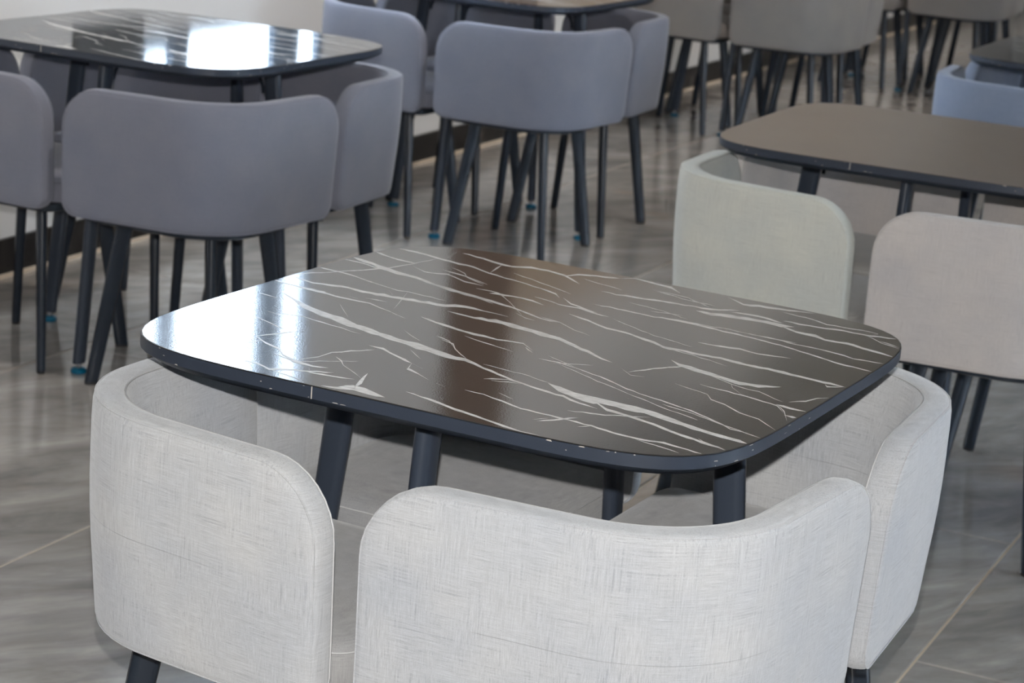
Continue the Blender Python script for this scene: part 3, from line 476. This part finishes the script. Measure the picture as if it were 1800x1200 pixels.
(21446,31429,21467,31365,22450,31886,22668,31209,23700,31637,23945,30875,24794,31775,24975,31222,25908,31880,26115,31234,27240,31909,27412,31381,28365,32532,28612,31769,29659,32667,29825,32121,30975,32474,31139,31919,32184,32564,32346,32018,33394,32648,33604,31956,34466,33125,34637,32558,35666,33225,35843,32627,36827,33404,36845,33342),
(10418,38877,10437,38812,11985,37883,12125,37394,13609,36667,13871,35845,14567,37043,14984,35929,15401,37804,15810,36670,16813,37804,17233,36595,18085,38122,18417,37165,19445,38215,19753,37318,20704,38552,20914,37944,21977,38862,22130,38405,23341,38901,23363,38835),
(19366,36184,19387,36119,20566,36210,20672,35872,21900,35850,22042,35398,23071,35910,23232,35394,24228,35502,24352,35071,25448,34910,25577,34440,26699,34184,26837,33720,27861,34453,28004,33993,29173,34297,29283,33936,30393,34388,30496,34056,31460,34660,31545,34380,32619,34668,32715,34331,33882,34321,33900,34257),
(33110,34244,33128,34181,33971,34225,33884,34138,33654,32634,33630,32690),
(33041,32101,33055,32040,34446,31115,34516,30791,35965,29693,36034,29402,37399,29301,37502,28895,38932,28533,38947,28472),
(35450,30417,35467,30355,36502,30306,36594,29944,37716,29638,37780,29380,38869,29128,38884,29067),
(37191,4205,37193,4166,37706,3493,37861,2942,38599,4002,38728,3633,39459,4662,39477,4611),
(35778,-8867,35793,-8915,36661,-8618,36908,-9438,37714,-8918,37938,-9659,38689,-9039,38858,-9579,39679,-9219,39694,-9266),
(35958,-8708,35963,-8748,37657,-10872,37653,-11158,39372,-14616,39367,-14637),
(36646,-6781,36665,-6828,37269,-5591,37409,-5951,38005,-4709,38208,-5196,38652,-2553,38791,-2896,39724,-1530,39742,-1578),
(38197,-12442,38211,-12488,39186,-12218,39439,-13041,39859,-12535,39874,-12581),
(5613,22877,5637,22816,6712,23086,6822,22814,7694,23550,7808,23264,8831,23660,8954,23344,9986,23702,10010,23640),
(895,34800,920,34733,2292,34606,2400,34324,3521,34774,3647,34447,4922,34535,5025,34255,6335,34260,6428,33983,7874,33114,7991,32745,9207,32426,9342,31994,10768,31116,10787,31053),
(15559,21537,15580,21477,16635,21457,16726,21202,17623,21577,17717,21307,18744,21367,18859,21026,19845,21176,19932,20922,20857,21211,20942,20958,21926,21100,22032,20779,23034,20979,23120,20719,24099,20966,24206,20645,25122,21064,25235,20707,26367,20562,26479,20193,27468,20406,27552,20143,28477,20511,28595,20140,29511,20539,29649,20099,30594,20412,30693,20088,31668,20328,31817,19817,32981,20017,33113,19557,34278,19752,34422,19220,35752,18913,35842,18589,36659,19232,36816,18712,37656,19277,37755,18938,38657,19315,38781,18887,39661,19306,39678,19249)]
def vein_me():
    vs = []; fs = []
    def inside(x, y): return (abs(x)/.3975)**5.8 + (abs(y)/.3975)**5.8
    for row in VEINS:
        n = len(row)//4; base = len(vs)
        for k in range(n):
            for q in (0, 2):
                x, y = row[4*k+q]/1e5, row[4*k+q+1]/1e5
                f = inside(x, y)
                if f > 1: s = f**(-1/5.8); x *= s; y *= s
                vs.append((x, y, HT + .00012))
        for k in range(n-1):
            a = base + 2*k; fs.append((a, a+1, a+3, a+2))
    me = bpy.data.meshes.new('veining'); me.from_pydata(vs, [], fs); me.validate()
    bm = bmesh.new(); bm.from_mesh(me)
    for f in bm.faces:
        if f.normal.z < 0: f.normal_flip()
    bm.to_mesh(me); bm.free()
    return me
vein_mesh = vein_me()
R_T, R_B = .268, .336
tleg_me = []
for k in range(4):
    a = k*PI/2; c, s = math.cos(a), math.sin(a)
    tleg_me.append(shade_auto(oval_leg_me('leg', (R_T*c, R_T*s, HT-.025), (R_B*c, R_B*s, .024), .043, .023, .036, .021, a), 40))
def lathe(name, prof, sides=20):
    return shade_auto(rings_me(name, [[Vector((r*math.cos(2*PI*i/sides), r*math.sin(2*PI*i/sides), z)) for i in range(sides)] for r, z in prof]), 40)
foot_me = lathe('levelling_foot', [(.016, 0), (.018, .002), (.018, .008), (.014, .012), (.006, .013)])
stem_me = lathe('stem', [(.005, .0125), (.005, .03)], 10)
bar_me = [box_me('crossbar', -.25, .25, -.012, .012, HT-.048, HT-.0262, .002), box_me('crossbar', -.012, .012, -.25, .25, HT-.0485, HT-.0263, .002)]
def brace_pts(a):
    out = []
    for i in range(7):
        t = i/6*PI/2; r = R_T - .02 - .055*(1-math.cos(t)) ; z = HT-.10 + .062*math.sin(t)
        out.append((r*math.cos(a), r*math.sin(a), z))
    return out
brace_me = [shade_auto(tube_me('brace', brace_pts(k*PI/2), .004, 6, False), 60) for k in range(4)]
joint_me = box_me('edge_joint', -.0006, .0006, -.4006, -.3998, HT-.0155, HT-.001)
def chips():
    rr = random.Random(3); vs = []; fs = []
    o = se_outline(.4)
    for k in range(26):
        i = rr.choice(list(range(84, 144))); (x0, y0), (x1, y1) = o[i], o[(i+1) % 144]
        f = rr.random(); x = x0+(x1-x0)*f; y = y0+(y1-y0)*f; dx, dy = (x1-x0), (y1-y0); L = math.hypot(dx, dy); dx /= L; dy /= L
        w = rr.uniform(.0012, .009); h = rr.uniform(.0005, .0014); z = HT - rr.choice([.0150, .0146, .0022, .009]) ; e = 1.0006
        b_ = len(vs)
        vs += [(x*e-dx*w/2, y*e-dy*w/2, z), (x*e+dx*w/2, y*e+dy*w/2, z+h*rr.uniform(-.4, .4)), (x*e+dx*w*.3, y*e+dy*w*.3, z+h), (x*e-dx*w*.35, y*e-dy*w*.35, z+h*.8)]
        fs.append((b_, b_+1, b_+2, b_+3))
    me = bpy.data.meshes.new('edge_chips'); me.from_pydata(vs, [], fs); return me
chip_me = chips()
def make_table(top, veined):
    r = empty('dining_table', (0, 0, 0))
    link('tabletop', top, None, r)
    link('edge_band', edge_me, M['edge'], r)
    if veined:
        v = link('veining', vein_mesh, M['vein'], r); v['label'] = 'white marble veins printed across the dark top'
    for k in range(4):
        lg = link('leg', tleg_me[k], M['table_leg'], r)
        ft = link('levelling_foot', foot_me, M['teal'], lg); ft.location = (R_B*math.cos(k*PI/2), R_B*math.sin(k*PI/2), 0)
        ft['label'] = 'teal levelling foot'
        st = link('foot_stem', stem_me, M['steel'], lg); st.location = ft.location
        link('brace', brace_me[k], M['leg'], lg)
    for bme in bar_me: link('crossbar', bme, M['leg'], r)
    j = link('edge_joint', joint_me, M['chip'], r); j.location.x = -.085
    c = link('edge_chips', chip_me, M['chip'], r); c['kind'] = 'stuff'
    return r
top_dark = top_me.copy(); top_dark.materials.append(M['marble'])
top_brown = top_me.copy(); top_brown.materials.append(M['brown_top'])
table_v = make_table(top_dark, True); table_b = make_table(top_brown, False)

# ------------------------------------------------------------------ corner chair (the back wraps two sides of the seat)
HO = .216; EN = -.213; RC = .18; ZT = .684; ZB = .394; TH = .042
FL = math.radians(4.0)                     # the two arms open out by this angle each
A_ST = .254; ARC = RC*(PI/2 - 2*FL); S_H = A_ST + ARC/2
def path(s):
    """point and outward normal on the outer face; s=0 at the rounded corner"""
    a = PI/4 - max(-ARC/2, min(ARC/2, s))/RC
    nx, ny = math.cos(a), math.sin(a)
    x, y = HO-RC + RC*nx, HO-RC + RC*ny
    e = abs(s) - ARC/2
    if e > 0:
        if s < 0: x -= e*ny; y += e*nx
        else: x += e*ny; y -= e*nx
    return (x, y), (nx, ny)
def outline(e):
    """rounded outline in (s, z), inset by e; 0 < same sample count for each e"""
    S = S_H - e; zt = ZT - e; zb = ZB + e
    if zt <= zb: zt = zb = (ZT+ZB)/2
    h = (zt-zb)/2
    rt = min(.088 - e*.45, h); rb = min(.036 - e*.1, h)
    pts = []
    nt_, nc, ns = 30, 8, 3
    for i in range(nt_): pts.append((-(S-rt) + 2*(S-rt)*i/nt_, zt))
    for i in range(nc): a = PI/2*(1 - i/nc); pts.append((S-rt + rt*math.cos(a), zt-rt + rt*math.sin(a)))
    for i in range(ns): pts.append((S, zt-rt + (zb+rb-zt+rt)*i/ns))
    for i in range(nc): a = -PI/2*i/nc; pts.append((S-rb + rb*math.cos(a), zb+rb + rb*math.sin(a)))
    for i in range(nt_): pts.append(((S-rb) - 2*(S-rb)*i/nt_, zb))
    for i in range(nc): a = -PI/2*(i/nc) - PI/2; pts.append((-(S-rb) + rb*math.cos(a), zb+rb + rb*math.sin(a)))
    for i in range(ns): pts.append((-S, zb+rb + (zt-rt-zb-rb)*i/ns))
    for i in range(nc): a = PI - PI/2*i/nc; pts.append((-(S-rt) + rt*math.cos(a), zt-rt + rt*math.sin(a)))
    return pts
def place(s, z, d):
    (x, y), (nx, ny) = path(s)
    lean = .012*max(0, (z-.45))/.24          # the upper edge leans out slightly
    return Vector((x + nx*(lean - d), y + ny*(lean - d), z))
def shell_me():
    rows = []
    def row(e, d): rows.append([place(s, z, d) for s, z in outline(e)])
    for e, b_ in ((.1449, -.006), (.11, -.0055), (.07, -.004), (.035, -.002)): row(e, b_)
    row(.011, 0); row(.004, .0022); row(.0008, .0065); row(0, .011); row(-.001, TH/2); row(0, TH-.011); row(.0008, TH-.0065); row(.004, TH-.0022); row(.011, TH)
    for e, b_ in ((.035, .002), (.07, .005), (.11, .007), (.1449, .0075)): row(e, TH + b_)
    me = rings_me('backrest', rows, False, False)
    return me
shell = shade_auto(shell_me(), 60)
def pip(e, d): 
    pts = [place(s, z, d) for s, z in outline(e)]
    q = [pts[0]]
    for p_ in pts[1:]:
        if (p_-q[-1]).length > .004: q.append(p_)
    return q
pip_out = shade_auto(tube_me('piping', pip(.0024, .0030), .0011, 5), 80)
pip_in = shade_auto(tube_me('piping', pip(.0022, TH-.0035), .0012, 5), 80)
def rsq(x0, x1, y0, y1, r00, r10, r11, r01, k=8):
    pts = []
    for (cx, cy, r, a0) in ((x1-r10, y0+r10, r10, -PI/2), (x1-r11, y1-r11, r11, 0), (x0+r01, y1-r01, r01, PI/2), (x0+r00, y0+r00, r00, PI)):
        for i in range(k+1):
            a = a0 + PI/2*i/k; pts.append((cx + r*math.cos(a), cy + r*math.sin(a)))
    return pts
def cushion_me():
    rings = []
    def rg(i, z):
        rings.append([Vector((x, y, z)) for x, y in rsq(EN+.004+i, .172-i, EN+.004+i, .172-i, max(.15-i, .01), max(.04-i, .008), max(.12-i, .01), max(.04-i, .008))])
    for i, z in ((.02, .400), (.006, .402), (0, .410), (0, .436), (.003, .447), (.009, .455), (.018, .460), (.04, .464), (.09, .468), (.15, .470)): rg(i, z)
    return shade_auto(rings_me('seat', rings), 70)
cush = cushion_me()
seam_pts = [Vector((x, y, .4475)) for x, y in rsq(EN+.006, .170, EN+.006, .170, .147, .04, .12, .04)]
seat_seam = shade_auto(tube_me('seat_seam', [p_ for i, p_ in enumerate(seam_pts) if i == 0 or (p_-seam_pts[i-1]).length > .001], .0012, 5), 80)
base_me = shade_auto(rings_me('seat_frame', [[Vector((x, y, z)) for x, y in rsq(EN+.02+i, .19-i, EN+.02+i, .19-i, .12, .04, .14, .04)] for i, z in ((.006, .380), (0, .383), (0, .3995))]), 40)
cleg = []
for sx, sy in ((1, 1), (-1, 1), (-1, -1), (1, -1)):
    cleg.append((shade_auto(oval_leg_me('leg', (.112*sx, .112*sy, .384), (.158*sx, .158*sy, .006), .040, .024, .032, .020, math.atan2(sy, sx)), 40), (.158*sx, .158*sy), math.atan2(sy, sx)))
glide_me = shade_auto(rings_me('foot_glide', [[Vector((x*1.0, y*1.0, z)) for x, y in stadium(.030, .018, 5)] for z in (0, .0062)]), 40)
def make_chair(fab, seam, seat_fab):
    r = empty('dining_chair', (0, 0, 0))
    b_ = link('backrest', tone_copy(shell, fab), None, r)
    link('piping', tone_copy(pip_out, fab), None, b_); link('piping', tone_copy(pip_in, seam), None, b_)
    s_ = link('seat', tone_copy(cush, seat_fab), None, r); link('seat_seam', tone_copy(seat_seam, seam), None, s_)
    link('seat_frame', base_me, M['leg'], r)
    for me, (x, y), a in cleg:
        l_ = link('leg', me, M['leg'], r)
        g = link('foot_glide', glide_me, M['under'], l_); g.location = (x, y, 0); g.rotation_euler = (0, 0, a)
    return r
def tone_copy(me, matname):
    c = me.copy(); c.materials.clear(); c.materials.append(M[matname]); return c
protos = {}
FAB = {'steel': ('daylit_blue_fabric', 'blue_seam', 'daylit_blue_fabric'), 'light': ('light_fabric', 'light_seam', 'light_seat'), 'sage': ('sage_fabric', 'warm_seam', 'warm_seat'), 'stone': ('stone_fabric', 'warm_seam', 'warm_seat'),  # steel tone: blue-grey cloth with a daylight tint in its colour
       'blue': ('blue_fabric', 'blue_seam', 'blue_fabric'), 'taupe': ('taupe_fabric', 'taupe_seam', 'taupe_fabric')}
def chair(tone, x, y, rz, label, group):
    if tone not in protos:
        o = protos[tone] = make_chair(*FAB[tone])
    else: o = copy_tree(protos[tone])
    o.location = (x, y, 0); o.rotation_euler = (0, 0, rz)
    tag(o, label, 'chair', group)
    return o

# ------------------------------------------------------------------ the seven table sets
# corner order: front (towards the camera, +x -y), left (-x -y), rear (-x +y), right (+x +y)
ROT = {'front': -PI/2, 'left': PI, 'rear': PI/2, 'right': 0}
OFF = {'front': (.235, -.235), 'left': (-.222, -.235), 'rear': (-.235, .235), 'right': (.215, .235)}
def table_set(x, y, th, brown, label, chairs, group, first):
    proto = table_b if brown else table_v
    o = proto if first else copy_tree(proto)
    o.location = (x, y, 0); o.rotation_euler = (0, 0, th)
    tag(o, label, 'table', 'square dining tables')
    for pos, tone, lab, (dx, dy, dr) in chairs:
        ox, oy = OFF[pos][0] + dx, OFF[pos][1] + dy
        chair(tone, x + ox*math.cos(th) - oy*math.sin(th), y + ox*math.sin(th) + oy*math.cos(th), th + ROT[pos] + dr, lab, group)
Z3 = (0, 0, 0)
R = math.radians
table_set(-1.1073, 2.5989, -.0425, False, 'dark marble-patterned square table in the foreground, white veins and window glare on its left corner', [
    ('front', 'light', 'pale grey corner chair nearest the camera, its wide back cut by the bottom frame edge', Z3),
    ('left', 'light', 'pale grey upholstered corner chair at the left corner of the foreground table', (.020, -.012, R(-3))),
    ('rear', 'light', 'pale grey corner chair behind the foreground table, mostly seen under its top', Z3),
    ('right', 'light', 'pale grey upholstered corner chair at the right corner of the foreground table', (.022, 0, 0))], 'pale grey chairs around the foreground table', True)
table_set(-1.1128, 4.6623, .0112, True, 'plain brown square table at the right, its right half outside the frame', [
    ('front', 'stone', 'warm grey corner chair at the right frame edge, in front of the plain brown table', (-.035, 0, 0)),
    ('left', 'sage', 'greenish grey corner chair at the left corner of the plain brown table', (-.012, .0, R(-4))),
    ('rear', 'stone', 'warm grey corner chair behind the plain brown table, seen under its top', Z3),
    ('right', 'stone', 'warm grey corner chair right of the plain brown table, only its black legs in view', Z3)], 'warm grey chairs around the plain brown table', True)
table_set(-2.941, 4.5907, -.0193, False, 'dark glossy square table at the upper left, a bright window mirrored in it', [
    ('front', 'blue', 'blue-grey corner chair in front of the upper left table', Z3),
    ('left', 'blue', 'blue-grey corner chair cut by the left edge of the frame', Z3),
    ('rear', 'blue', 'blue-grey corner chair by the white wall behind the upper left table', Z3),
    ('right', 'blue', 'blue-grey corner chair at the right corner of the upper left table', Z3)], 'blue-grey chairs around the upper left table', False)
table_set(-3.0054, 6.546, -.0341, False, 'dark square table at the top centre, cut by the top edge of the frame', [
    ('front', 'blue', 'blue-grey corner chair in the top centre with its wide back towards the camera', Z3),
    ('left', 'blue', 'blue-grey corner chair at the left of the top centre table, its crest lit by daylight', Z3),
    ('rear', 'blue', 'blue-grey corner chair behind the top centre table, seen under its top', Z3),
    ('right', 'blue', 'blue-grey corner chair at the right corner of the top centre table', Z3)], 'blue-grey chairs around the top centre table', False)
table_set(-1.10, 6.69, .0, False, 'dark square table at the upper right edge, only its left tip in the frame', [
    ('left', 'steel', 'blue-grey corner chair with a daylight tint in its cloth at the right frame edge, just behind the plain brown table', (-.03, .03, 0)),
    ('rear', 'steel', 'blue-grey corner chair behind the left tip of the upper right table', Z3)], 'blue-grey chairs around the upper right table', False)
table_set(-3.05, 9.24, .0, False, 'dark square table of the taupe chairs beyond the top centre table, above the frame', [
    ('front', 'taupe', 'wide taupe corner chair at the top of the frame, nearest of the taupe chairs', Z3),
    ('left', 'taupe', 'taupe corner chair left of the nearest taupe chair, partly behind a blue-grey one', Z3),
    ('rear', 'taupe', 'taupe corner chair on the wall side behind the nearest taupe chairs', Z3),
    ('right', 'taupe', 'taupe corner chair just right of and behind the nearest taupe chair', Z3)], 'taupe chairs of the nearer far table', False)
table_set(-2.90, 11.38, .0, False, 'farthest dark square table on black legs, at the top right above the frame', [
    ('front', 'taupe', 'farthest taupe corner chair at the top right, above the dark legs', Z3),
    ('left', 'taupe', 'taupe corner chair left of the farthest front chair', Z3),
    ('rear', 'taupe', 'taupe corner chair on the wall side of the farthest table', Z3),
    ('right', 'taupe', 'taupe corner chair at the right of the farthest table', Z3)], 'taupe chairs of the farthest table', False)
